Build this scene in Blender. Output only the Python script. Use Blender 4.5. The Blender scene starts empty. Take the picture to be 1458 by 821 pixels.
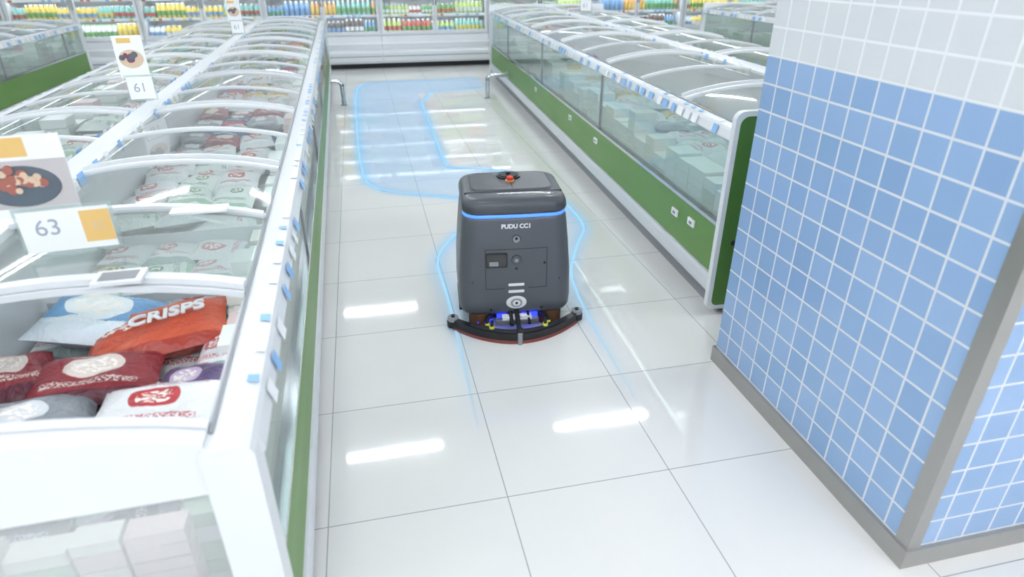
import bpy, bmesh, math, random
from mathutils import Matrix, Vector
random.seed(7)
R = random.random
def U(a,b): return a+(b-a)*random.random()

# ---------------------------------------------------------------- materials
def lin(c):
    if isinstance(c,str):
        c=c.lstrip('#'); c=[int(c[i:i+2],16)/255 for i in (0,2,4)]
    return tuple(((x/12.92) if x<=0.04045 else ((x+0.055)/1.055)**2.4) for x in c)+(1,)
def newmat(name):
    m=bpy.data.materials.new(name); m.use_nodes=True
    nt=m.node_tree; nt.nodes.clear()
    out=nt.nodes.new('ShaderNodeOutputMaterial')
    return m,nt,out
def pbr(name,col,rough=.5,metal=0,emit=None,estr=0,noise=0,coat=0,spec=.5):
    m,nt,out=newmat(name); b=nt.nodes.new('ShaderNodeBsdfPrincipled')
    b.inputs['Base Color'].default_value=lin(col); b.inputs['Roughness'].default_value=rough
    b.inputs['Metallic'].default_value=metal; b.inputs['Coat Weight'].default_value=coat
    b.inputs['Specular IOR Level'].default_value=spec
    if emit: b.inputs['Emission Color'].default_value=lin(emit); b.inputs['Emission Strength'].default_value=estr
    if noise:
        n=nt.nodes.new('ShaderNodeTexNoise'); n.inputs['Scale'].default_value=noise
        r=nt.nodes.new('ShaderNodeMapRange'); r.inputs['To Min'].default_value=max(0,rough-.08); r.inputs['To Max'].default_value=rough+.08
        nt.links.new(n.outputs['Fac'],r.inputs['Value']); nt.links.new(r.outputs['Result'],b.inputs['Roughness'])
    nt.links.new(b.outputs[0],out.inputs[0]); return m
def math_node(nt,op,a,b=None,c=None):
    n=nt.nodes.new('ShaderNodeMath'); n.operation=op
    for i,x in enumerate((a,b,c)):
        if x is None: continue
        if isinstance(x,(int,float)): n.inputs[i].default_value=x
        else: nt.links.new(x,n.inputs[i])
    return n.outputs[0]
def mixc(nt,fac,a,b):
    n=nt.nodes.new('ShaderNodeMix'); n.data_type='RGBA'
    if isinstance(fac,(int,float)): n.inputs[0].default_value=fac
    else: nt.links.new(fac,n.inputs[0])
    for s,x in ((6,a),(7,b)):
        if isinstance(x,tuple): n.inputs[s].default_value=x
        else: nt.links.new(x,n.inputs[s])
    return n.outputs[2]
def glassmat(name,tint='#f4faf8',haze=.05,base=.04,k=.6,rough=.03):
    m,nt,out=newmat(name)
    t=nt.nodes.new('ShaderNodeBsdfTransparent'); t.inputs[0].default_value=lin(tint)
    d=nt.nodes.new('ShaderNodeBsdfDiffuse'); d.inputs[0].default_value=(.87,.9,.9,1)
    g=nt.nodes.new('ShaderNodeBsdfGlossy'); g.inputs['Roughness'].default_value=rough
    lw=nt.nodes.new('ShaderNodeLayerWeight'); lw.inputs[0].default_value=.5
    p=math_node(nt,'POWER',lw.outputs['Facing'],4.0)
    f=math_node(nt,'MULTIPLY_ADD',p,k,base)
    m1=nt.nodes.new('ShaderNodeMixShader'); m1.inputs[0].default_value=haze
    nt.links.new(t.outputs[0],m1.inputs[1]); nt.links.new(d.outputs[0],m1.inputs[2])
    m2=nt.nodes.new('ShaderNodeMixShader'); nt.links.new(f,m2.inputs[0])
    nt.links.new(m1.outputs[0],m2.inputs[1]); nt.links.new(g.outputs[0],m2.inputs[2])
    nt.links.new(m2.outputs[0],out.inputs[0]); return m
def bagmat(name,base,logo,band,lx=.5,ly=.6,lr=.2,bandh=.14,window=None):
    m,nt,out=newmat(name); b=nt.nodes.new('ShaderNodeBsdfPrincipled')
    uv=nt.nodes.new('ShaderNodeUVMap'); sp=nt.nodes.new('ShaderNodeSeparateXYZ'); nt.links.new(uv.outputs[0],sp.inputs[0])
    u,v=sp.outputs[0],sp.outputs[1]
    du=math_node(nt,'SUBTRACT',u,lx); dv=math_node(nt,'SUBTRACT',v,ly)
    r=math_node(nt,'SQRT',math_node(nt,'ADD',math_node(nt,'MULTIPLY',du,du),math_node(nt,'MULTIPLY',dv,dv)))
    c=math_node(nt,'LESS_THAN',r,lr); ci=math_node(nt,'LESS_THAN',r,lr*.72)
    n=nt.nodes.new('ShaderNodeTexNoise'); n.inputs['Scale'].default_value=17; nt.links.new(uv.outputs[0],n.inputs['Vector'])
    col=mixc(nt,c,lin(base),lin(logo)); 
    spk=math_node(nt,'GREATER_THAN',n.outputs['Fac'],.5)
    col=mixc(nt,math_node(nt,'MULTIPLY',ci,spk),col,lin('#fff6ee'))
    bd=math_node(nt,'LESS_THAN',v,bandh); col=mixc(nt,bd,col,lin(band))
    n2=nt.nodes.new('ShaderNodeTexNoise'); n2.inputs['Scale'].default_value=40; nt.links.new(uv.outputs[0],n2.inputs['Vector'])
    def between(lo,hi): return math_node(nt,'MULTIPLY',math_node(nt,'GREATER_THAN',v,lo),math_node(nt,'LESS_THAN',v,hi))
    ink=math_node(nt,'GREATER_THAN',n2.outputs['Fac'],.5)
    inside=math_node(nt,'LESS_THAN',math_node(nt,'ABSOLUTE',math_node(nt,'SUBTRACT',u,.5)),.36)
    for lo,hi in ((.22,.31),(.85,.89),(.92,.95)):
        w=math_node(nt,'MULTIPLY',math_node(nt,'MULTIPLY',between(lo,hi),ink),inside); col=mixc(nt,w,col,lin(logo))
    nt.links.new(col,b.inputs['Base Color']); b.inputs['Roughness'].default_value=.3
    bp=nt.nodes.new('ShaderNodeBump'); bp.inputs['Strength'].default_value=.5; bp.inputs['Distance'].default_value=.02
    n3=nt.nodes.new('ShaderNodeTexNoise'); n3.inputs['Scale'].default_value=6; n3.inputs['Distortion'].default_value=1.8
    nt.links.new(uv.outputs[0],n3.inputs['Vector']); nt.links.new(n3.outputs['Fac'],bp.inputs['Height']); nt.links.new(bp.outputs[0],b.inputs['Normal'])
    nt.links.new(b.outputs[0],out.inputs[0]); return m
def gridmask(nt,a,b,pitch,g,offa=0,offb=0):
    def line(x,off):
        t=math_node(nt,'FRACT',math_node(nt,'DIVIDE',math_node(nt,'SUBTRACT',x,off),pitch))
        return math_node(nt,'LESS_THAN',math_node(nt,'ABSOLUTE',math_node(nt,'SUBTRACT',t,.5)),.5-g/pitch/2)
    return math_node(nt,'MULTIPLY',line(a,offa),line(b,offb))  # 1 inside tile

def floor_material():
    m,nt,out=newmat('glossy_white_floor_tile'); b=nt.nodes.new('ShaderNodeBsdfPrincipled')
    tc=nt.nodes.new('ShaderNodeTexCoord'); sp=nt.nodes.new('ShaderNodeSeparateXYZ'); nt.links.new(tc.outputs['Object'],sp.inputs[0])
    g=gridmask(nt,sp.outputs[0],sp.outputs[1],.62,.0038,.35,1.62)
    n=nt.nodes.new('ShaderNodeTexNoise'); n.inputs['Scale'].default_value=1.3; n.inputs['Detail'].default_value=4
    nt.links.new(tc.outputs['Object'],n.inputs['Vector'])
    t=mixc(nt,n.outputs['Fac'],lin('#dddddb'),lin('#e9e7e3'))
    nt.links.new(mixc(nt,g,lin('#9c9fa0'),t),b.inputs['Base Color'])
    mr=nt.nodes.new('ShaderNodeMapRange'); mr.inputs['To Min'].default_value=.02; mr.inputs['To Max'].default_value=.07
    nt.links.new(n.outputs['Fac'],mr.inputs['Value']); nt.links.new(mr.outputs[0],b.inputs['Roughness'])
    b.inputs['Specular IOR Level'].default_value=.9
    nt.links.new(b.outputs[0],out.inputs[0]); return m
def walltile_material():
    m,nt,out=newmat('blue_and_white_wall_tile'); b=nt.nodes.new('ShaderNodeBsdfPrincipled')
    uv=nt.nodes.new('ShaderNodeUVMap'); sp=nt.nodes.new('ShaderNodeSeparateXYZ'); nt.links.new(uv.outputs[0],sp.inputs[0])
    g=gridmask(nt,sp.outputs[0],sp.outputs[1],.1,.0075,0,.08)
    fx=math_node(nt,'FLOOR',math_node(nt,'DIVIDE',sp.outputs[0],.1)); fy=math_node(nt,'FLOOR',math_node(nt,'DIVIDE',math_node(nt,'SUBTRACT',sp.outputs[1],.08),.1))
    cb=nt.nodes.new('ShaderNodeCombineXYZ'); nt.links.new(fx,cb.inputs[0]); nt.links.new(fy,cb.inputs[1])
    wn=nt.nodes.new('ShaderNodeTexWhiteNoise'); nt.links.new(cb.outputs[0],wn.inputs['Vector'])
    blue=mixc(nt,wn.outputs['Value'],lin('#88a8cf'),lin('#94b2d8'))
    top=math_node(nt,'GREATER_THAN',sp.outputs[1],1.38)
    tile=mixc(nt,top,blue,lin('#d6dadd')); grout=mixc(nt,top,lin('#d8dde2'),lin('#e8ebee'))
    nt.links.new(mixc(nt,g,grout,tile),b.inputs['Base Color'])
    nt.links.new(math_node(nt,'MULTIPLY_ADD',g,-.45,.6),b.inputs['Roughness'])
    bp=nt.nodes.new('ShaderNodeBump'); bp.inputs['Strength'].default_value=.5; bp.inputs['Distance'].default_value=.002
    nt.links.new(g,bp.inputs['Height']); nt.links.new(bp.outputs[0],b.inputs['Normal'])
    nt.links.new(b.outputs[0],out.inputs[0]); return m
def path_material(name,alpha,strength,col,y0=1.9,y1=3.0,soft=False):
    m,nt,out=newmat(name)
    tc=nt.nodes.new('ShaderNodeTexCoord'); sp=nt.nodes.new('ShaderNodeSeparateXYZ'); nt.links.new(tc.outputs['Object'],sp.inputs[0])
    mr=nt.nodes.new('ShaderNodeMapRange'); mr.inputs['From Min'].default_value=y0; mr.inputs['From Max'].default_value=y1
    mr.inputs['To Max'].default_value=alpha; nt.links.new(sp.outputs[1],mr.inputs['Value'])
    fac=mr.outputs[0]
    if soft:
        uv=nt.nodes.new('ShaderNodeUVMap'); s2=nt.nodes.new('ShaderNodeSeparateXYZ'); nt.links.new(uv.outputs[0],s2.inputs[0])
        a=math_node(nt,'ABSOLUTE',math_node(nt,'MULTIPLY_ADD',s2.outputs[1],2.0,-1.0))
        a=math_node(nt,'POWER',math_node(nt,'SUBTRACT',1.0,a),2.0)
        fac=math_node(nt,'MULTIPLY',fac,a)
    t=nt.nodes.new('ShaderNodeBsdfTransparent'); e=nt.nodes.new('ShaderNodeEmission')
    e.inputs[0].default_value=lin(col); e.inputs[1].default_value=strength
    mx=nt.nodes.new('ShaderNodeMixShader'); nt.links.new(fac,mx.inputs[0])
    nt.links.new(t.outputs[0],mx.inputs[1]); nt.links.new(e.outputs[0],mx.inputs[2]); nt.links.new(mx.outputs[0],out.inputs[0]); return m

WHITE=pbr('white_plastic','#dfe3e6',.3); WHITE2=pbr('white_painted_metal','#d6dade',.4,noise=20)
CEIL=pbr('ceiling_white','#f4f5f6',.9); WALL=pbr('wall_paint','#eceef0',.8)
GREEN=pbr('green_panel','#5f8a41',.4,noise=10); DGREEN=pbr('dark_green_panel','#4a7533',.45,noise=10)
STEEL=pbr('brushed_steel','#a9a8a5',.35,.7,noise=40); CHROME=pbr('chrome','#c8ccd0',.15,1)
DARK=pbr('dark_grille','#2a2d31',.6); GREYP=pbr('grey_plastic','#8d9196',.5)
GLASS=glassmat('freezer_glass',haze=.08,base=.10,k=.6,rough=.03); SGLASS=glassmat('side_glass','#e6f1ec',haze=.13,base=.12,k=.6,rough=.04); EGLASS=glassmat('end_glass','#fafcfc',haze=.28,base=.06,k=.5,rough=.05)
DGLASS=glassmat('door_glass','#f8fbfc',haze=.08,base=.04,k=.4)
TUBE=pbr('fluorescent_tube','#ffffff',.5,emit='#f7faff',estr=96)
LED=pbr('case_led','#ffffff',.5,emit='#f4f9ff',estr=20)
FREEZER_FILL=pbr('added_freezer_fill','#ffffff',.5,emit='#f4f9ff',estr=9)  # added glow that brightens the freezer contents
LABW=pbr('label_white','#f2f5f8',.5); LABB=pbr('label_blue','#8fbcec',.5); LABR=pbr('label_red','#d8604e',.5)
BAGS={
 'white_red':bagmat('bag_white_red','#dfe1e3','#b03038','#d0d6d9'),
 'white_pink':bagmat('bag_white_pink','#e0e2e4','#c56a74','#9fb0ad',lx=.35),
 'white_green':bagmat('bag_white_green','#dce2de','#3e7d4d','#9cbfa5',lx=.6,lr=.15),
 'burgundy':bagmat('bag_burgundy','#8e2c36','#e7d6cf','#5d2434',lr=.24),
 'orange':bagmat('bag_orange','#cc5638','#b9432c','#a83a2c',lx=.25,ly=.5,lr=.17,bandh=.1),
 'blue':bagmat('bag_blue','#7aa9d6','#f0f4f8','#dfe9f2',lr=.3,bandh=.3),
 'purple':bagmat('bag_purple','#5b4a72','#cfb8d8','#8e7ea6'),
 'navy':bagmat('bag_navy','#2e4a78','#e8e8ea','#c23a3a'),
 'teal':bagmat('bag_teal','#3f8f86','#eef2ee','#d9e4e0'),
 'grey':bagmat('bag_grey','#8b9097','#d8dce0','#6b7078'),
 'yellow':bagmat('bag_yellow','#d9b64c','#8c4a2a','#efe4c2'),
}
BOXM=[pbr('carton_white','#e6e8e7',.5),pbr('carton_pale_green','#dde5df',.5),pbr('carton_cream','#e2dfd6',.5),pbr('carton_pink','#dcc6c4',.5),pbr('carton_green','#b0c8b1',.5)]
BOXE=[BOXM[0],BOXM[0],BOXM[2],BOXM[3],BOXM[4]]
BOT={k:pbr('bottle_'+k,c,.25) for k,c in dict(yellow='#e8d06a',green='#7cb26c',white='#eceeee',red='#c8645a',lime='#bcd27c',blue='#84abd4',orange='#e6b06a',dark='#6a5850',teal='#8ec6ba',cream='#ece4cc').items()}

# ---------------------------------------------------------------- mesh builder
class MB:
    def __init__(s): s.v=[];s.f=[];s.mi=[];s.sm=[];s.uv=[];s.mats=[]
    def add(s,vs,fs,mat,smooth=False,uvs=None):
        if mat not in s.mats: s.mats.append(mat)
        k=s.mats.index(mat); o=len(s.v)
        for p in vs: s.v.append(tuple(p))
        for f in fs:
            s.f.append([o+i for i in f]); s.mi.append(k); s.sm.append(smooth)
            s.uv.append([uvs[i] for i in f] if uvs else [(0,0)]*len(f))
    def box(s,x0,x1,y0,y1,z0,z1,mat):
        if x0>x1:x0,x1=x1,x0
        vs=[(x0,y0,z0),(x1,y0,z0),(x1,y1,z0),(x0,y1,z0),(x0,y0,z1),(x1,y0,z1),(x1,y1,z1),(x0,y1,z1)]
        s.add(vs,[(0,3,2,1),(4,5,6,7),(0,1,5,4),(1,2,6,5),(2,3,7,6),(3,0,4,7)],mat)
    def loft(s,rings,mat,smooth=True,cap=True,closed=True):
        n=len(rings[0]); vs=[p for r in rings for p in r]; fs=[]
        for i in range(len(rings)-1):
            for j in range(n if closed else n-1):
                a=i*n+j;b=i*n+(j+1)%n; fs.append((a,b,b+n,a+n))
        s.add(vs,fs,mat,smooth)
        if cap:
            s.add(rings[0],[tuple(range(n))[::-1]],mat); s.add(rings[-1],[tuple(range(n))],mat)
    def cyl(s,c,r,h,mat,axis='Z',seg=20,r2=None,sy=1):
        r2=r if r2 is None else r2; rings=[]
        for t,rr in ((0,r),(h,r2)):
            ring=[]
            for i in range(seg):
                a=2*math.pi*i/seg; p=(rr*math.cos(a),rr*sy*math.sin(a),t)
                if axis=='Y': p=(p[0],t,p[1])
                if axis=='X': p=(t,p[0],p[1])
                ring.append((c[0]+p[0],c[1]+p[1],c[2]+p[2]))
            rings.append(ring)
        s.loft(rings,mat)
    def lathe(s,c,prof,mat,seg=10,smooth=True):
        s.loft([[(c[0]+r*math.cos(2*math.pi*i/seg),c[1]+r*math.sin(2*math.pi*i/seg),c[2]+z) for i in range(seg)] for r,z in prof],mat,smooth)
    def tube(s,pts,r,mat,seg=12):
        pts=[Vector(p) for p in pts]; rings=[]
        for i,p in enumerate(pts):
            d=(pts[min(i+1,len(pts)-1)]-pts[max(i-1,0)]).normalized()
            up=Vector((0,0,1)) if abs(d.z)<.9 else Vector((0,1,0))
            a=d.cross(up).normalized(); b=d.cross(a)
            rings.append([tuple(p+a*r*math.cos(2*math.pi*k/seg)+b*r*math.sin(2*math.pi*k/seg)) for k in range(seg)])
        s.loft(rings,mat)
    def extr(s,prof,y0,y1,mat,smooth=False):  # profile of (x,z) along y
        s.loft([[(x,y0,z) for x,z in prof],[(x,y1,z) for x,z in prof]],mat,smooth)
    def pillow(s,c,sx,sy,h,rz,mat,tx=0,ty=0,n=8):
        M=Matrix.Translation(c)@Matrix.Rotation(rz,4,'Z')@Matrix.Rotation(tx,4,'X')@Matrix.Rotation(ty,4,'Y')
        seed=U(0,50); vs=[];uvs=[]
        for sd in (1,-1):
            for j in range(n+1):
                for i in range(n+1):
                    u=i/n*2-1; v=j/n*2-1
                    e=max(0,(1-abs(u)**3.2))*max(0,(1-abs(v)**3.2))
                    z=h*.5*e**.55*sd
                    z+=.10*h*math.sin(7*u+seed)*math.cos(6*v+seed*2)*e
                    vs.append(M@Vector((u*sx/2*(1-.04*math.cos(v*1.5)),v*sy/2*(1-.04*math.cos(u*1.5)),z))); uvs.append((i/n,j/n))
        fs=[];N=(n+1)**2
        for sd in (0,1):
            for j in range(n):
                for i in range(n):
                    a=sd*N+j*(n+1)+i; q=(a,a+1,a+n+2,a+n+1); fs.append(q if sd==0 else q[::-1])
        s.add([tuple(p) for p in vs],fs,mat,True,uvs)
    def obj(s,name,bevel=0,parent=None,loc=None,rot=0,recalc=True):
        me=bpy.data.meshes.new(name); me.from_pydata([tuple(p) for p in s.v],[],s.f)
        for m in s.mats: me.materials.append(m)
        uvl=me.uv_layers.new(name='UVMap')
        for p,k,sm,uv in zip(me.polygons,s.mi,s.sm,s.uv):
            p.material_index=k; p.use_smooth=sm
            for li,c in zip(p.loop_indices,uv): uvl.data[li].uv=c
        if recalc:
            bm=bmesh.new(); bm.from_mesh(me); bmesh.ops.recalc_face_normals(bm,faces=bm.faces); bm.to_mesh(me); bm.free()
        o=bpy.data.objects.new(name,me); bpy.context.collection.objects.link(o)
        if loc: o.location=loc
        o.rotation_euler[2]=rot
        if parent: o.parent=parent
        return o
def text(body,size,mat,loc,rot,parent,name='label_text',ext=.0006,align='CENTER',off=0):
    c=bpy.data.curves.new(name,'FONT'); c.body=body; c.size=size; c.extrude=ext; c.align_x=align; c.align_y='CENTER'; c.offset=off
    c.materials.append(mat); o=bpy.data.objects.new(name,c); bpy.context.collection.objects.link(o)
    o.location=loc; o.rotation_euler=rot; o.parent=parent; return o

# ---------------------------------------------------------------- room shell
X0,X1,Y0,Y1,HC=-7.2,9.6,-4.2,12.75,3.2
b=MB(); b.box(X0-.1,X1+.1,Y0-.1,Y1+.1,-.1,0,floor_material()); b.obj('floor')
b=MB(); b.box(X0-.1,X1+.1,Y0-.1,Y1+.1,HC,HC+.1,CEIL); b.obj('ceiling')
for nm,a in (('wall_back',(X0,X1,Y1,Y1+.1)),('wall_rear',(X0,X1,Y0-.1,Y0)),('wall_left',(X0-.1,X0,Y0,Y1)),('wall_right',(X1,X1+.1,Y0,Y1))):
    b=MB(); b.box(*a,0,HC,WALL); b.obj(nm)

# ceiling lights
b=MB()
b.extr([(-.08,0),(.08,0),(.05,-.04),(-.05,-.04)],-.6,.6,WHITE2); b.box(-.025,.025,-.56,.56,-.062,-.04,TUBE)
proto=None
lamps=[]
for y in (-2.7,-1.05,2.25,5.55,8.85):  # rearmost row is added out of view for extra brightness
    for i in range(7): lamps.append((-.12+2.46*(i-2),y))
for x,y in lamps:
    if x<X0+.7 or x>X1-.7: continue
    if proto is None: o=proto=b.obj('fluorescent_ceiling_light')
    else:
        o=bpy.data.objects.new('fluorescent_ceiling_light',proto.data); bpy.context.collection.objects.link(o)
    o.location=(x,y,HC); o.rotation_euler[2]=math.pi/2

# ---------------------------------------------------------------- tiled pillar
TILE=walltile_material()
px0,px1,py0,py1=1.5,2.68,1.066,2.25
b=MB()
def wallface(p,q,u0,u1):
    b.add([(p[0],p[1],0),(q[0],q[1],0),(q[0],q[1],HC),(p[0],p[1],HC)],[(0,1,2,3)],TILE,False,[(u0,0),(u1,0),(u1,HC),(u0,HC)])
wallface((px0,py1),(px0,py0),1.184,0); wallface((px0,py0),(px1,py0),0,1.18); wallface((px1,py0),(px1,py1),0,1.184); wallface((px1,py1),(px0,py1),0,1.18)
t=.013
b.box(px0-t,px1+t,py0-t,py0,0,.075,STEEL); b.box(px0-t,px1+t,py1,py1+t,0,.075,STEEL)
b.box(px0-t,px0,py0,py1,0,.075,STEEL); b.box(px1,px1+t,py0,py1,0,.075,STEEL)
for cx,sx in ((px0,1),(px1,-1)):
    b.box(cx-sx*.006,cx+sx*.04,py0-.006,py0,.075,1.5,STEEL); b.box(cx-sx*.006,cx,py0,py0+.045,.075,1.5,STEEL)
b.obj('tiled_pillar',recalc=False)

# ---------------------------------------------------------------- island freezers
def island(L,W,H,Hc,seed,pitch,end,custom=None,palette=None,rw=.10,bulge=.045):
    random.seed(seed); b=MB()
    nb=int(round(L/pitch)); pitch=L/nb
    def arc(t): # t 0 outer..1 ridge -> (d,z)
        d=(W-rw+.01)*(1-t)+.05*t
        z=(H+.004)*(1-t)+(Hc+.0)*t+bulge*math.sin(math.pi*t)**.8
        return d,z
    for s in (1,-1):
        X=lambda d:s*d
        b.box(X(0),X(W-.07),.04,L-.04,0,.10,DARK)
        b.box(X(0),X(W-.03),.02,L-.02,.10,.34,WHITE2)
        b.extr([(X(W-.03),.11),(X(W-.005),.115),(X(W),.14),(X(W),.19),(X(W-.005),.215),(X(W-.03),.22)],.0,L,WHITE2)
        b.box(X(W-.03),X(W-.012),.0,L,.225,.485,GREEN)
        b.box(X(W-.045),X(W-.03),.02,L-.02,.34,.5,WHITE2)
        b.box(X(W-.045),X(W-.005),.0,L,.485,.505,CHROME)
        b.box(X(W-.06),X(W-.072),.0,L,.0,.10,GREYP)
        b.box(X(W-.032),X(W-.026),.02,L-.02,.505,H-.045,SGLASS)
        b.extr([(X(W-rw),H-.045),(X(W-rw),H-.01),(X(W-rw+.01),H),(X(W-.03),H+.004),(X(W-.008),H-.004),(X(W),H-.02),(X(W+.010),H-.055),(X(W+.004),H-.065),(X(W-.01),H-.05)],0,L,WHITE)
        b.extr([(X(W-rw+.012),H+.001),(X(W-rw+.012),H+.006),(X(W-rw+.02),H+.006),(X(W-rw+.02),H+.001)],0,L,GREYP)
        b.box(X(W-rw+.012),X(W-rw+.024),.1,L-.1,H-.052,H-.046,FREEZER_FILL)  # added fill strip under the rail, lightens the packages
        k=0
        while k<=nb:
            y=min(max(k*pitch,.03),L-.03); b.box(X(W-.04),X(W-.02),y-.008,y+.008,.5,H-.04,GREYP); k+=3
        y=.15
        while y<L-.1:
            w=U(.04,.075)
            if R()<.85:
                m=LABW if R()<.5 else LABB
                b.add([(X(W+.006),y,H-.012),(X(W+.006),y+w,H-.012),(X(W+.019),y+w,H-.055),(X(W+.019),y,H-.055)],[(0,1,2,3)],m)
                b.add([(X(W-.035),y+.01,H+.007),(X(W-.035),y+w*.8,H+.007),(X(W-.010),y+w*.8,H+.004),(X(W-.010),y+.01,H+.004)],[(0,1,2,3)],LABB if m is LABW else LABW)
            if R()<.6: 
                b.add([(X(.075),y,Hc-.03),(X(.075),y+w,Hc-.03),(X(.065),y+w,Hc+.022),(X(.065),y,Hc+.022)],[(0,1,2,3)],LABW if R()<.6 else LABB)
            y+=U(.08,.15)
        def bar(y,w=.032,lift=0):
            N=12; rings=[]
            for i in range(N+1):
                d,z=arc(i/N); z+=lift
                rings.append([(X(d),y-w/2,z-.008),(X(d),y+w/2,z-.008),(X(d),y+w/2,z+.01),(X(d),y-w/2,z+.01)])
            b.loft(rings,WHITE,False)
        def sheet(y0,y1,lift=0,mat=GLASS):
            N=14; vs=[]
            for i in range(N+1):
                d,z=arc(i/N); vs+= [(X(d),y0,z+lift),(X(d),y1,z+lift)]
            b.add(vs,[(2*i,2*i+1,2*i+3,2*i+2) for i in range(N)],mat,True)
        for k in range(nb+1):
            y=min(max(k*pitch,.02),L-.02)
            bar(y,.027)
            if k<nb and not (k==0 and s==1 and custom) :
                sheet(y,(k+1)*pitch)
                if k%2: bar(y+.045,.014,.012)
        if custom and s==1:   # slid-open lid stacked on the second bay
            sheet(pitch*1.0,pitch*1.95,.02); bar(pitch*1.02,.03,.02); bar(pitch*1.95,.03,.02)
            d,z=arc(.38); b.box(X(d-.06),X(d+.06),pitch*1.02-.05,pitch*1.02+.03,z+.025,z+.035,WHITE); b.box(X(d-.045),X(d+.045),pitch*1.02-.035,pitch*1.02+.015,z+.035,z+.037,GREYP)
            d,z=arc(.25); b.box(X(d-.09),X(d+.09),pitch*1.95-.07,pitch*1.95-.01,z+.025,z+.034,LABW)
        for k in range(1,nb):
            b.box(X(.05),X(W-.05),k*pitch-.003,k*pitch+.003,.34,.62,WHITE2)
        y=.08
        while y<L-.25:
            w=U(.12,.22); z=.345; top=U(.6,.8) if y>.5 or end=='panel' else .62
            mm=[random.choice(BOXM),BOXM[0]]
            while z<top-.04:
                hh=U(.04,.075); b.box(X(W-.055),X(W-.2-U(0,.02)),y,y+w-.012,z,z+hh-.004,random.choice(mm)); z+=hh
            y+=w
        b.box(X(.04),X(W-.21),.06,L-.06,.345,.5,BOXM[0])
        y=.17
        while y<L-.15:
            pal=palette(y,s)
            low=(custom and s==1 and 1.15<y<1.9)
            d=.16
            col=random.choice(pal)
            while d<W-.26:
                c=random.choice(pal) if R()<.45 else col
                z=.55 if (low or (custom and s==1 and y<1.1)) else U(.60,.66)
                b.pillow((X(d),y+U(-.02,.02),z),.215,.27,.085,U(-.25,.25)+(math.pi/2 if R()<.3 else 0),BAGS[c],U(-.12,.12),U(-.12,.12),n=6)
                d+=.195
            y+=.22
    if custom: custom(b,W)
    b.extr([(-.06,Hc-.02),(-.06,Hc+.005),(-.045,Hc+.02),(.045,Hc+.02),(.06,Hc+.005),(.06,Hc-.02)],0,L,WHITE)
    b.box(-.03,.03,.02,L-.02,.34,Hc-.02,WHITE2)
    for y,dr in ((0,-1),(L,1)):
        ya,yb=sorted((y,y+dr*.035))
        if end=='panel':
            r=.045; hw=W+.02; pts=[]
            for cx,cz,a0 in ((hw-r,1.08-r,0),(-hw+r,1.08-r,90),(-hw+.03,.04+.03,180),(hw-.03,.04+.03,270)):
                rr=r if cz>.5 else .03
                for q in range(7):
                    a=math.radians(a0+15*q); pts.append((cx+rr*math.cos(a),cz+rr*math.sin(a)))
            b.extr(pts,ya,yb,WHITE)
            pin=[(x*(1-.024/W*1),.56+(z-.56)*.955) for x,z in pts]
            yo=y+dr*.037
            b.extr(pin,min(yo,y+dr*.03),max(yo,y+dr*.03),DGREEN)
            for sx in (-1,1):
                b.cyl((sx*(W-.07),y+dr*.037-(.004 if dr<0 else 0),.42),.014,.004,DARK,'Y')
                b.box(sx*(W-.12)-.03,sx*(W-.12)+.03,ya,yb,0,.05,GREYP)
        else:
            b.box(-W+.07,W-.07,ya+.01*(dr<0),yb,0,.10,DARK)
            b.box(-W+.03,W-.03,ya,yb,.10,.22,WHITE2); b.box(-W+.03,W-.03,ya,yb,.22,.34,GREEN)
            b.box(-W+.06,W-.06,ya+.012,ya+.018,.34,H-.10,EGLASS)
            for s in (-1,1):
                b.extr([(s*(W-.10),.10),(s*(W-.10),H),(s*(W-.03),H+.004),(s*(W-.008),H-.005),(s*W,H-.02),(s*W,.10)],ya-.02,yb+.02,WHITE)
                N=12; top=[(s*arc(i/N)[0],arc(i/N)[1]+.008) for i in range(N+1)]
                prof=[(s*(W-.1),H-.11)]+top+[(0,Hc+.02),(0,H-.11)]
                b.extr(prof,ya-.01,yb,WHITE)
            if dr<0:
                x=-W+.14
                while x<W-.2:
                    w=U(.1,.17); z=.36; mm=[random.choice(BOXE) for _ in range(2)]
                    while z<.62:
                        hh=U(.03,.05); b.box(x,x+w-.008,yb+.004,yb+.06,z,z+hh-.004,random.choice(mm)); z+=hh
                    x+=w
    return b
def left_custom(b,W):
    P=b.pillow
    P((.50,.86,.64),.42,.27,.11,.15,BAGS['orange'],.05,-.1,12)
    P((.30,.96,.66),.34,.26,.10,-.2,BAGS['blue'],.1,.15,12)
    P((.74,.92,.62),.18,.26,.08,.3,BAGS['teal'],0,-.2,10)
    P((.72,.70,.63),.17,.26,.08,-.1,BAGS['white_pink'],0,-.2,10)
    P((.38,.64,.63),.34,.22,.09,.05,BAGS['burgundy'],.1,.05,12)
    P((.14,.70,.63),.22,.26,.09,.4,BAGS['burgundy'],0,.1,10)
    P((.64,.54,.62),.24,.22,.08,-.3,BAGS['purple'],.1,-.2,10)
    P((.60,.40,.65),.34,.22,.10,-.12,BAGS['white_red'],.12,-.05,12)
    P((.26,.45,.63),.34,.22,.09,.2,BAGS['grey'],.1,.1,12)
    P((.62,.21,.64),.30,.2,.09,.3,BAGS['white_pink'],.1,0,12)
    P((.30,.23,.63),.32,.2,.09,-.1,BAGS['grey'],.1,.1,12)
def palL(y,s):
    if s<0: return random.choice([['white_pink','white_red'],['navy','teal'],['burgundy','white_green'],['yellow','white_pink']])
    if y<1.0: return ['burgundy','purple','grey','white_red']
    if y<1.9: return ['white_pink','white_pink','white_green']
    if y<3.2: return ['white_red','white_red','white_pink','white_green'] 
    if y<4.2: return ['navy','white_red','burgundy','teal','grey']
    return random.choice([['white_green','white_red'],['navy','white_pink'],['white_pink','teal'],['yellow','white_red']])
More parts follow.
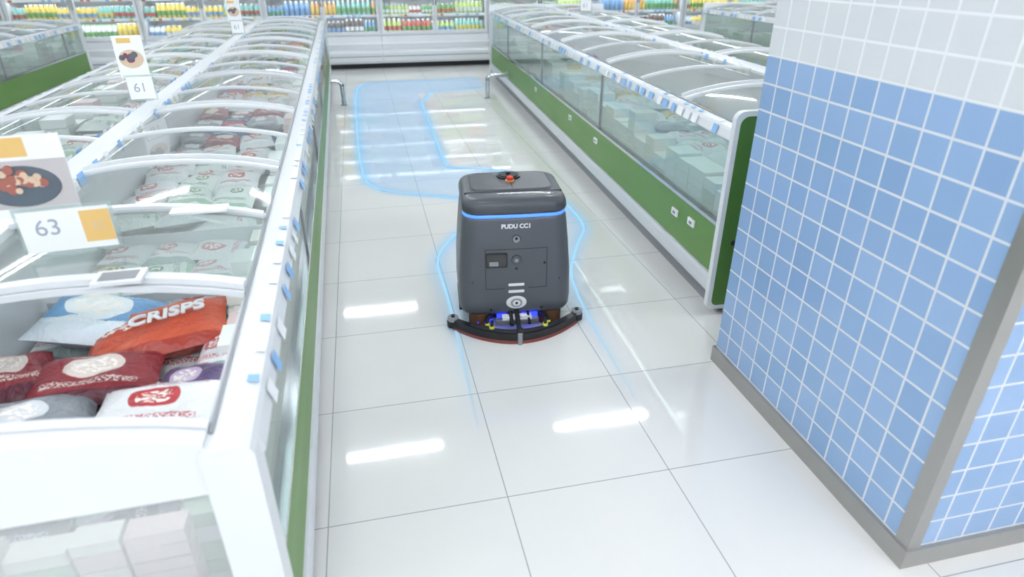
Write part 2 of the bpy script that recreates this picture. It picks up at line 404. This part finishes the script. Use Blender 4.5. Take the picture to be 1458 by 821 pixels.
def palR(y,s): return random.choice([['white_red','white_pink'],['white_green','white_pink'],['navy','white_pink','teal'],['white_pink','grey'],['yellow','white_red']])
WL=.92
lb=island(9.7,WL,.87,.905,3,.6,'glass',left_custom,palL)
lo=lb.obj('chest_freezer_island',loc=(-1.20,1.06,0),rot=math.radians(1.2))
text('CRISPS',.075,LABW,(.54,.85,.715),(.05,-.12,.15),lo,'bag_lettering',.003,off=.002)
WR=.9
rb=island(7.8,WR,.99,1.03,5,.7,'panel',None,palR,rw=.07)
for y,z in ((.28,.40),(.5,.38),(2.1,.40),(2.9,.41),(4.4,.4)):
    rb.box(-WR+.01,-WR-.0,y,y+.075,z-.02,z+.02,LABW); rb.box(-WR-.001,-WR-.004,y+.02,y+.05,z-.008,z+.008,GREYP)
ro=rb.obj('chest_freezer_island',loc=(1.66+WR+.02,2.64,0),rot=math.radians(-2.5))
o=bpy.data.objects.new('chest_freezer_island',lo.data); bpy.context.collection.objects.link(o); o.location=(-4.85,1.3,0)
o=bpy.data.objects.new('chest_freezer_island',ro.data); bpy.context.collection.objects.link(o); o.location=(6.4,2.4,0)

# ---------------------------------------------------------------- refrigerated display cases on the back wall
def case(seed,pal):
    random.seed(seed); b=MB(); w=1.87; D=.82
    b.box(0,w,0,D,0,.09,DARK)
    prof=[(-.10,.09),(-.13,.13),(-.13,.26),(-.11,.30),(-.06,.32),(-.06,.44),(-.03,.52),(0,.54),(D,.54),(D,.09)]
    b.loft([[(0.003,y,z) for y,z in prof],[(w-.003,y,z) for y,z in prof]],WHITE2,False)
    b.box(.01,w-.01,-.133,-.128,.20,.215,GREYP)
    b.box(0,w,-.068,-.06,.40,.43,LABW)
    b.box(0,w,D-.03,D,.54,2.2,WHITE); b.box(0,.02,.02,D,.54,2.2,WHITE); b.box(w-.02,w,.02,D,.54,2.2,WHITE)
    b.box(0,w,0,D,2.08,2.25,WHITE2)
    for z in (.56,.85,1.14,1.43,1.72):
        b.box(.02,w-.02,.1,D-.03,z-.015,z,WHITE); b.box(.02,w-.02,.085,.1,z-.03,z+.012,LABW)
        b.box(.05,w-.05,.11,.125,z+.262,z+.27,LED)
        x=.06
        while x<w-.1:
            if R()<.7: b.box(x,x+.05,.08,.085,z-.027,z+.005,random.choice([LABB,LABR,LABW,BOT['yellow']]))
            x+=.09
        x=.07; p=pal(z)
        cur=random.choice(p); left=random.randint(2,5); hh=U(.15,.22); r=U(.03,.042); lb=random.choice(['white','red','green','blue'])
        while x<w-.07:
            if left==0: cur=random.choice(p); left=random.randint(3,7); hh=U(.14,.23); r=U(.026,.04); lb=random.choice(['white','red','green','blue','yellow'])
            left-=1
            for yy in (.16,.27):
                b.lathe((x,yy,z),[(r*.9,0),(r,.01),(r,hh*.62),(r*.45,hh*.85),(r*.45,hh*.93)],BOT[cur],8)
                b.cyl((x,yy,z+hh*.93),r*.5,hh*.07,BOT['white'] if cur!='white' else BOT[lb],seg=7)
            b.cyl((x,.16,z+hh*.2),r*1.03,hh*.3,BOT[lb],seg=8)
            x+=2*r+.008
    for x0 in (.02,w/2+.004):
        x1=x0+w/2-.024
        b.box(x0,x1,-.02,.02,.545,.60,WHITE2); b.box(x0,x1,-.02,.02,2.02,2.08,WHITE2)
        b.box(x0,x0+.035,-.02,.02,.60,2.02,WHITE2); b.box(x1-.035,x1,-.02,.02,.60,2.02,WHITE2)
        b.add([(x0+.035,0,.60),(x1-.035,0,.60),(x1-.035,0,2.02),(x0+.035,0,2.02)],[(0,1,2,3)],DGLASS)
        b.tube([(x1-.02 if x0<.1 else x0+.02,-.05,1.0),(x1-.02 if x0<.1 else x0+.02,-.05,1.5)],.01,CHROME,8)
    return b
cases=[case(1,lambda z:['yellow','lime','yellow','white','orange'] if z<.8 else ['green','yellow','teal','white']),
       case(2,lambda z:['green','teal','white','red','lime'] if z<.8 else ['green','lime','orange','white']),
       case(3,lambda z:['white','cream','blue','red','dark'] if z<.8 else ['teal','green','blue','orange'])]
pr=[None]*3
for i in range(9):
    x=-7.1+1.87*i; k=[0,0,0,2,1,1,2,0,2][i]
    if x+1.87>X1: break
    if pr[k] is None: o=cases[k].obj('refrigerated_display_case'); pr[k]=o
    else: o=bpy.data.objects.new('refrigerated_display_case',pr[k].data); bpy.context.collection.objects.link(o)
    o.location=(x,11.92,0)

# ---------------------------------------------------------------- crash bars
def crashbar(s,loc,ln):
    b=MB(); pts=[(0,0,.0),(0,0,.24)]
    for q in range(7):
        a=math.radians(15*q); pts.append((s*(.06-.06*math.cos(a)),0,.24+.06*math.sin(a)))
    pts.append((s*ln,0,.30)); b.tube(pts,.028,CHROME)
    b.cyl((0,0,0),.05,.008,CHROME); b.cyl((s*(ln-.008),0,.30),.045,s*.008,CHROME,'X')
    b.obj('steel_crash_bar',loc=loc)
crashbar(-1,(-.28,8.75,0),.14); crashbar(1,(1.64,8.8,0),.29)

# ---------------------------------------------------------------- price signs
YEL=pbr('sign_yellow','#e6c077',.5); PHOTO=pbr('sign_photo','#c4c0c0',.5); BOWL=pbr('sign_bowl','#5b6670',.4); FOOD=pbr('sign_food','#a8685c',.6); FOOD2=pbr('sign_food_light','#d9c2a8',.6); INK=pbr('sign_ink','#a4acb8',.6); PURP=pbr('sign_purple_food','#7a4b62',.6)
ACR=glassmat('clear_acrylic',haze=.12,base=.06)
def sign(kind,loc,rot,sc):
    b=MB()
    if kind=='bowl':
        b.box(-.16,.09,0,.004,.12,.36,LABW); b.box(-.16,.0,-.001,0,.30,.355,YEL)
        b.box(-.16,.09,-.001,0,.15,.29,PHOTO)
        b.cyl((-.04,-.001,.215),.10,-.003,BOWL,'Y',28,sy=.6)
        random.seed(4)
        for i in range(38):
            a=U(0,6.28); r=U(0,.078); b.cyl((-.04+r*math.cos(a),-.0035,.235+r*.42*math.sin(a)),U(.009,.014),-.002-.0001*i,FOOD if i%2 else FOOD2,'Y',12)
        b.box(-.08,.16,-.012,-.008,.01,.14,LABW); b.box(.08,.16,-.0135,-.012,.03,.13,YEL)
        b.box(-.09,.17,-.008,-.004,.0,.15,ACR); b.box(-.05,.10,-.03,.03,0,.008,ACR)
        o=b.obj('price_sign',loc=loc,rot=rot)
        text('63',.07,INK,(-.01,-.0125,.085),(math.pi/2,0,0),o,'price_text'); text('32',.035,FOOD2,(.12,-.014,.08),(math.pi/2,0,0),o,'price_text_small')
    else:
        b.box(-.085,.085,0,.004,.14,.40,LABW)
        b.cyl((.0,-.001,.26),.07,-.003,FOOD2,'Y',24,sy=.8)
        random.seed(9)
        for i in range(22):
            a=U(0,6.28); r=U(0,.055); b.cyl((r*math.cos(a),-.0035,.27+r*.7*math.sin(a)),U(.012,.02),-.002-.0001*i,PURP if i%3 else BOWL,'Y',12)
        b.box(-.06,.02,-.001,0,.355,.385,YEL)
        b.box(-.06,.09,-.012,-.008,.01,.15,LABW); b.box(-.07,.10,-.008,-.004,.0,.16,ACR); b.box(-.05,.07,-.03,.03,0,.008,ACR)
        o=b.obj('price_sign',loc=loc,rot=rot); text('61',.08,INK,(.01,-.0125,.08),(math.pi/2,0,0),o,'price_text')
    o.scale=(sc,sc,sc)
sign('bowl',(-.88,1.87,.966),.1,.92); sign('veg',(-1.30,4.25,.955),.1,.9)
sign('veg',(3.05,9.0,1.06),-.1,1); sign('veg',(-1.36,8.3,.94),-.1,.9)

# ---------------------------------------------------------------- path overlay graphic, added as glowing strips on the floor
def chaikin(p,n=2):
    for _ in range(n):
        q=[p[0]]
        for a,c in zip(p,p[1:]):
            q.append((a[0]*.8+c[0]*.2,a[1]*.8+c[1]*.2)); q.append((a[0]*.2+c[0]*.8,a[1]*.2+c[1]*.8))
        q.append(p[-1]); p=q
    return p
S_=(.309,1.95);Q=(.342,3.1);P_=(.325,3.68);O_=(.49,4.03);N_=(.63,4.82);M_=(.06,5.10);L_=(-.117,5.49);K=(-.145,9.73);J=(.02,10.45);I=(1.787,10.42)
A=(1.0,1.75);B_=(1.063,3.2);B2=(1.28,3.7);C=(1.45,4.0);D=(1.45,4.6);E=(1.181,5.48);F=(.661,5.68);G=(.736,9.37);H_=(1.747,9.59)
LINE=path_material('path_line_glow',.8,1.1,'#a8e0ff',1.95,3.3); FILL=path_material('path_fill_glow',.30,1.0,'#a6d4ff',2.6,5.6); HALO=path_material('path_halo_glow',.5,1.0,'#92d2ff',1.95,4.2,True)
b=MB()
def strip(pts,w,z,mat):
    pts=[Vector((x,y,z)) for x,y in pts]; vs=[];uvs=[]
    for i,p in enumerate(pts):
        d=(pts[min(i+1,len(pts)-1)]-pts[max(i-1,0)]).normalized(); n=Vector((-d.y,d.x,0))*w/2
        vs+=[tuple(p+n),tuple(p-n)]; uvs+=[(0,0),(0,1)]
    b.add(vs,[(2*i,2*i+1,2*i+3,2*i+2) for i in range(len(pts)-1)],mat,False,uvs)
left=chaikin([S_,Q,P_,O_,(.82,4.45),(.84,4.6),N_,M_,L_,K,J,I]); r1=chaikin([A,B_,B2,C,D,E,F]); r2=chaikin([F,G,H_],1)
for l in (left,r1,r2):
    strip(l,.014,.005,LINE); strip(l,.24,.0035,HALO)
prs=[(S_,A),(Q,B_),(P_,B2),(O_,C),((.82,4.45),(1.45,4.3)),((.84,4.6),D),(N_,E),(M_,F),(L_,F),(K,G),(J,G),(I,H_)]
for (a,c),(d,e) in zip(prs,prs[1:]):
    pts=[(*a,.002),(*c,.002),(*e,.002),(*d,.002)]
    if c==e: pts=[pts[0],pts[1],pts[3]]
    b.add(pts,[tuple(range(len(pts)))],FILL)
b.obj('overlay_path_graphic',recalc=False)

# ---------------------------------------------------------------- cleaning robot
BODY=pbr('robot_charcoal','#50545b',.42,noise=60,coat=.1); LID=pbr('robot_lid','#40444b',.38,coat=.15); BLK=pbr('robot_black','#14161a',.35); GROOVE=pbr('robot_groove','#26282d',.6)
SCREEN=pbr('robot_screen','#0a0c10',.08,coat=1); BLUE=pbr('robot_blue_led','#4f86ff',.4,emit='#3a6cff',estr=1.8); BLUE2=pbr('robot_blue_underglow','#2030ff',.4,emit='#2233ff',estr=3)
LGREY=pbr('robot_light_grey','#e0e2e4',.4); SILV=pbr('robot_silver','#a9adb2',.3,.7); BROWN=pbr('robot_brush_brown','#5a3a24',.7); YK=pbr('robot_yellow_knob','#d6dc50',.4); REDB=pbr('robot_red_button','#d5372b',.35); RUB=pbr('robot_red_rubber','#7a3b36',.6); YB=pbr('robot_yellow_ring','#c9a04a',.4)
b=MB()
BOW=.012
def rr(hw,hd,r,z,n=7):
    pts=[]
    for cx,cy,a0 in ((hw-r,hd-r,0),(-hw+r,hd-r,90),(-hw+r,-hd+r,180),(hw-r,-hd+r,270)):
        for q in range(n+1):
            a=math.radians(a0+90*q/n); pts.append((cx+r*math.cos(a),cy+r*math.sin(a)))
        if a0==180:
            for k in range(1,6): pts.append((-hw+r+(2*hw-2*r)*k/6,-hd))
        if a0==0:
            for k in range(1,6): pts.append((hw-r-(2*hw-2*r)*k/6,hd))
    return [(x,y+(-BOW if y<0 else BOW)*(1-(x/hw)**2),z) for x,y in pts]
prof=[(.075,.262,.225),(.082,.276,.24),(.10,.285,.247),(.15,.288,.25),(.3,.284,.248),(.45,.272,.242),(.55,.262,.235),(.585,.258,.231),(.595,.255,.228),(.600,.251,.224)]
def face_y(x,z):
    for (z0,w0,d0),(z1,w1,d1) in zip(prof,prof[1:]):
        if z0<=z<=z1:
            t=(z-z0)/(z1-z0); hw=w0+(w1-w0)*t; hd=d0+(d1-d0)*t; return -hd-BOW*(1-(x/hw)**2)
b.loft([rr(w,d,.075,z) for z,w,d in prof],BODY)
b.loft([rr(w,d,.075,z) for z,w,d in ((.598,.2525,.2255),(.601,.2545,.2275),(.611,.2545,.2275),(.614,.2525,.2255))],BLUE)
b.loft([rr(w,d,r,z) for z,w,d,r in ((.613,.251,.224,.075),(.618,.256,.229,.075),(.63,.259,.232,.075),(.655,.257,.229,.075),(.672,.251,.223,.075),(.683,.241,.213,.072),(.689,.227,.20,.07),(.691,.20,.18,.065),(.6915,.12,.1,.05))],LID)
for s in (-1,1):
    b.box(s*.27,s*.288,-.14,.12,.055,.085,BLK)
b.loft([[(x,y+.03,z) for x,y,z in rr(w,d,.05,z)] for z,w,d in ((.689,.205,.135),(.697,.203,.133),(.700,.195,.126))],LID)
b.box(-.24,.24,-.122,-.118,.684,.6925,GROOVE); b.box(-.002,.002,-.09,.02,.6995,.7008,GROOVE)
b.cyl((.0,.10,.69),.062,.018,BLK,seg=32); b.cyl((0,.10,.708),.05,.004,GROOVE,seg=32); b.cyl((0,.105,.71),.012,.012,BLK)
b.cyl((.0,.02,.698),.024,.007,YB,seg=28); b.cyl((.0,.02,.705),.017,.014,REDB,seg=28); b.cyl((0,.02,.719),.017,.006,REDB,seg=28,r2=.010)
def plate(x,z,w,h,t,mat,off=0,r=.008):
    pts=[]
    for cx,cz,a0 in ((w/2-r,h/2-r,0),(-w/2+r,h/2-r,90),(-w/2+r,-h/2+r,180),(w/2-r,-h/2+r,270)):
        for q in range(5):
            a=math.radians(a0+22.5*q); pts.append((x+cx+r*math.cos(a),z+cz+r*math.sin(a)))
    def ring(d): return [(px,face_y(px,pz)-off-d,pz) for px,pz in pts]
    b.loft([ring(-.02),ring(t)],mat,False)
def bowed(x0,x1,z0,z1,t,mat,n=12):
    vs=[]
    for j in range(5):
        for i in range(n+1):
            x=x0+(x1-x0)*i/n; z=z0+(z1-z0)*j/4; vs.append((x,face_y(x,z)-t,z))
    b.add(vs,[(j*(n+1)+i,j*(n+1)+i+1,(j+1)*(n+1)+i+1,(j+1)*(n+1)+i) for j in range(4) for i in range(n)],mat,True)
for a in ((-.155,.155,.440,.4435),(-.155,-.1515,.23,.44),(.1515,.155,.23,.44),(-.155,-.06,.228,.2315),(.06,.155,.228,.2315)): bowed(*a,.0012,GROOVE)
bowed(-.15,.15,.233,.437,.0008,BODY)
plate(-.098,.385,.108,.078,.004,GROOVE); plate(-.098,.385,.096,.066,.005,SCREEN,r=.006); plate(-.112,.368,.045,.022,.006,GREYP,r=.003)
def disc(x,z,r,t,mat,sy=1): b.cyl((x,face_y(x,z)+.01,z),r,-.01-t,mat,'Y',24,sy=sy)
disc(0,.493,.021,.001,GROOVE); disc(0,.493,.017,.006,GREYP); disc(0,.498,.008,.008,BLK)
disc(0,.385,.026,.002,GROOVE); disc(0,.385,.022,.009,BODY); disc(0,.385,.010,.011,GREYP)
for x,z in ((0,.338),(-.142,.362),(.142,.362)): disc(x,z,.007,.002,BLK)
plate(0,.25,.080,.014,.003,LGREY,r=.004); plate(0,.212,.080,.014,.003,LGREY,r=.004)
disc(0,.150,.052,.004,LGREY,.68); disc(0,.150,.030,.010,GREYP,.8); disc(0,.150,.020,.014,LGREY,.8); disc(0,.152,.007,.016,BLK)
for s in (-1,1): disc(s*.13,.11,.006,.003,BLK); disc(s*.22,.27,.004,.002,GROOVE)
b.box(-.235,.235,-.20,.21,.03,.08,BLK)
for s in (-1,1):
    b.cyl((s*.18,-.20,.006),.062,.075,BROWN,seg=24); b.cyl((s*.2,.0,.075),.075,.05,BLK,'X',24)
    b.cyl((s*.19-.02,.05,.075),.075,.04,BLK,'X',24)
b.cyl((0,.16,.02),.1,.04,BLK,seg=24)
b.box(-.10,-.05,-.262,-.24,.055,.075,BLUE2); b.box(.03,.11,-.262,-.24,.06,.082,BLUE2); b.box(-.2,-.12,-.26,-.24,.035,.045,BLUE2)
b.box(-.11,.11,-.31,-.275,.045,.07,SILV); b.box(-.075,.075,-.30,-.26,.07,.082,LGREY)
b.tube([(-.03,-.24,.10),(-.03,-.34,.06)],.010,BLK); b.tube([(.06,-.24,.09),(.06,-.33,.06)],.008,BLK)
b.tube([(0,-.25,.10),(0,-.30,.095),(0,-.36,.07),(0,-.41,.065)],.012,BLK); b.cyl((0,-.425,.0),.012,.06,GREYP); b.box(-.016,.016,-.42,-.40,.045,.08,BLK)
def sq(x): return -.395+.175*(abs(x)/.33)**2.0
N=36
def arcstrip(z0,z1,w0,w1,mat,hx=.325):
    rings=[]
    for i in range(N+1):
        x=-hx+2*hx*i/N; y=sq(x); 
        rings.append([(x,y-w0,z0),(x,y+w0,z0),(x,y+w1,z1),(x,y-w1,z1)])
    b.loft(rings,mat,False)
arcstrip(.012,.055,.024,.022,BLK); arcstrip(.0,.016,.030,.027,RUB,.33); arcstrip(.055,.063,.012,.010,GROOVE,.24)
for s in (-1,1):
    x=s*.325; b.cyl((x,sq(x),.012),.032,.03,BLK,seg=20); b.cyl((x,sq(x),.045),.028,.02,GREYP,seg=20); b.cyl((x,sq(x),.065),.010,.01,BLK)
    x=s*.135; y=sq(x)+.005
    b.cyl((x,y,.05),.014,.025,YK,seg=14); b.cyl((x,y,.075),.008,.03,BLK,seg=10); b.cyl((x+s*.02,y+.03,.05),.012,.02,YK,seg=14)
    b.tube([(s*.16,sq(.16)+.01,.055),(s*.15,-.27,.07),(s*.12,-.22,.08)],.012,BLK)
robot=b.obj('floor_cleaning_robot',loc=(.672,3.015,0),rot=math.radians(-6))
text('PUDU CC1',.030,LGREY,(0,face_y(0,.558)-.002,.558),(math.pi/2-.03,0,0),robot,'lettering',off=.0012)

# ---------------------------------------------------------------- world, camera
w=bpy.data.worlds.new('store_world'); bpy.context.scene.world=w; w.use_nodes=True
w.node_tree.nodes['Background'].inputs[0].default_value=(.9,.95,1,1); w.node_tree.nodes['Background'].inputs[1].default_value=.5
cam=bpy.data.cameras.new('camera'); co=bpy.data.objects.new('camera',cam); bpy.context.collection.objects.link(co)
cam.sensor_width=36; cam.lens=900/1458*36; cam.clip_start=.05
cam.dof.use_dof=True; cam.dof.focus_distance=3.1; cam.dof.aperture_fstop=2.0
co.location=(0,0,1.7); co.rotation_euler=(math.radians(90-27.5),0,math.radians(-12.72))
bpy.context.scene.camera=co
bpy.context.scene.view_settings.view_transform='Standard'
bpy.context.scene.view_settings.look='None'
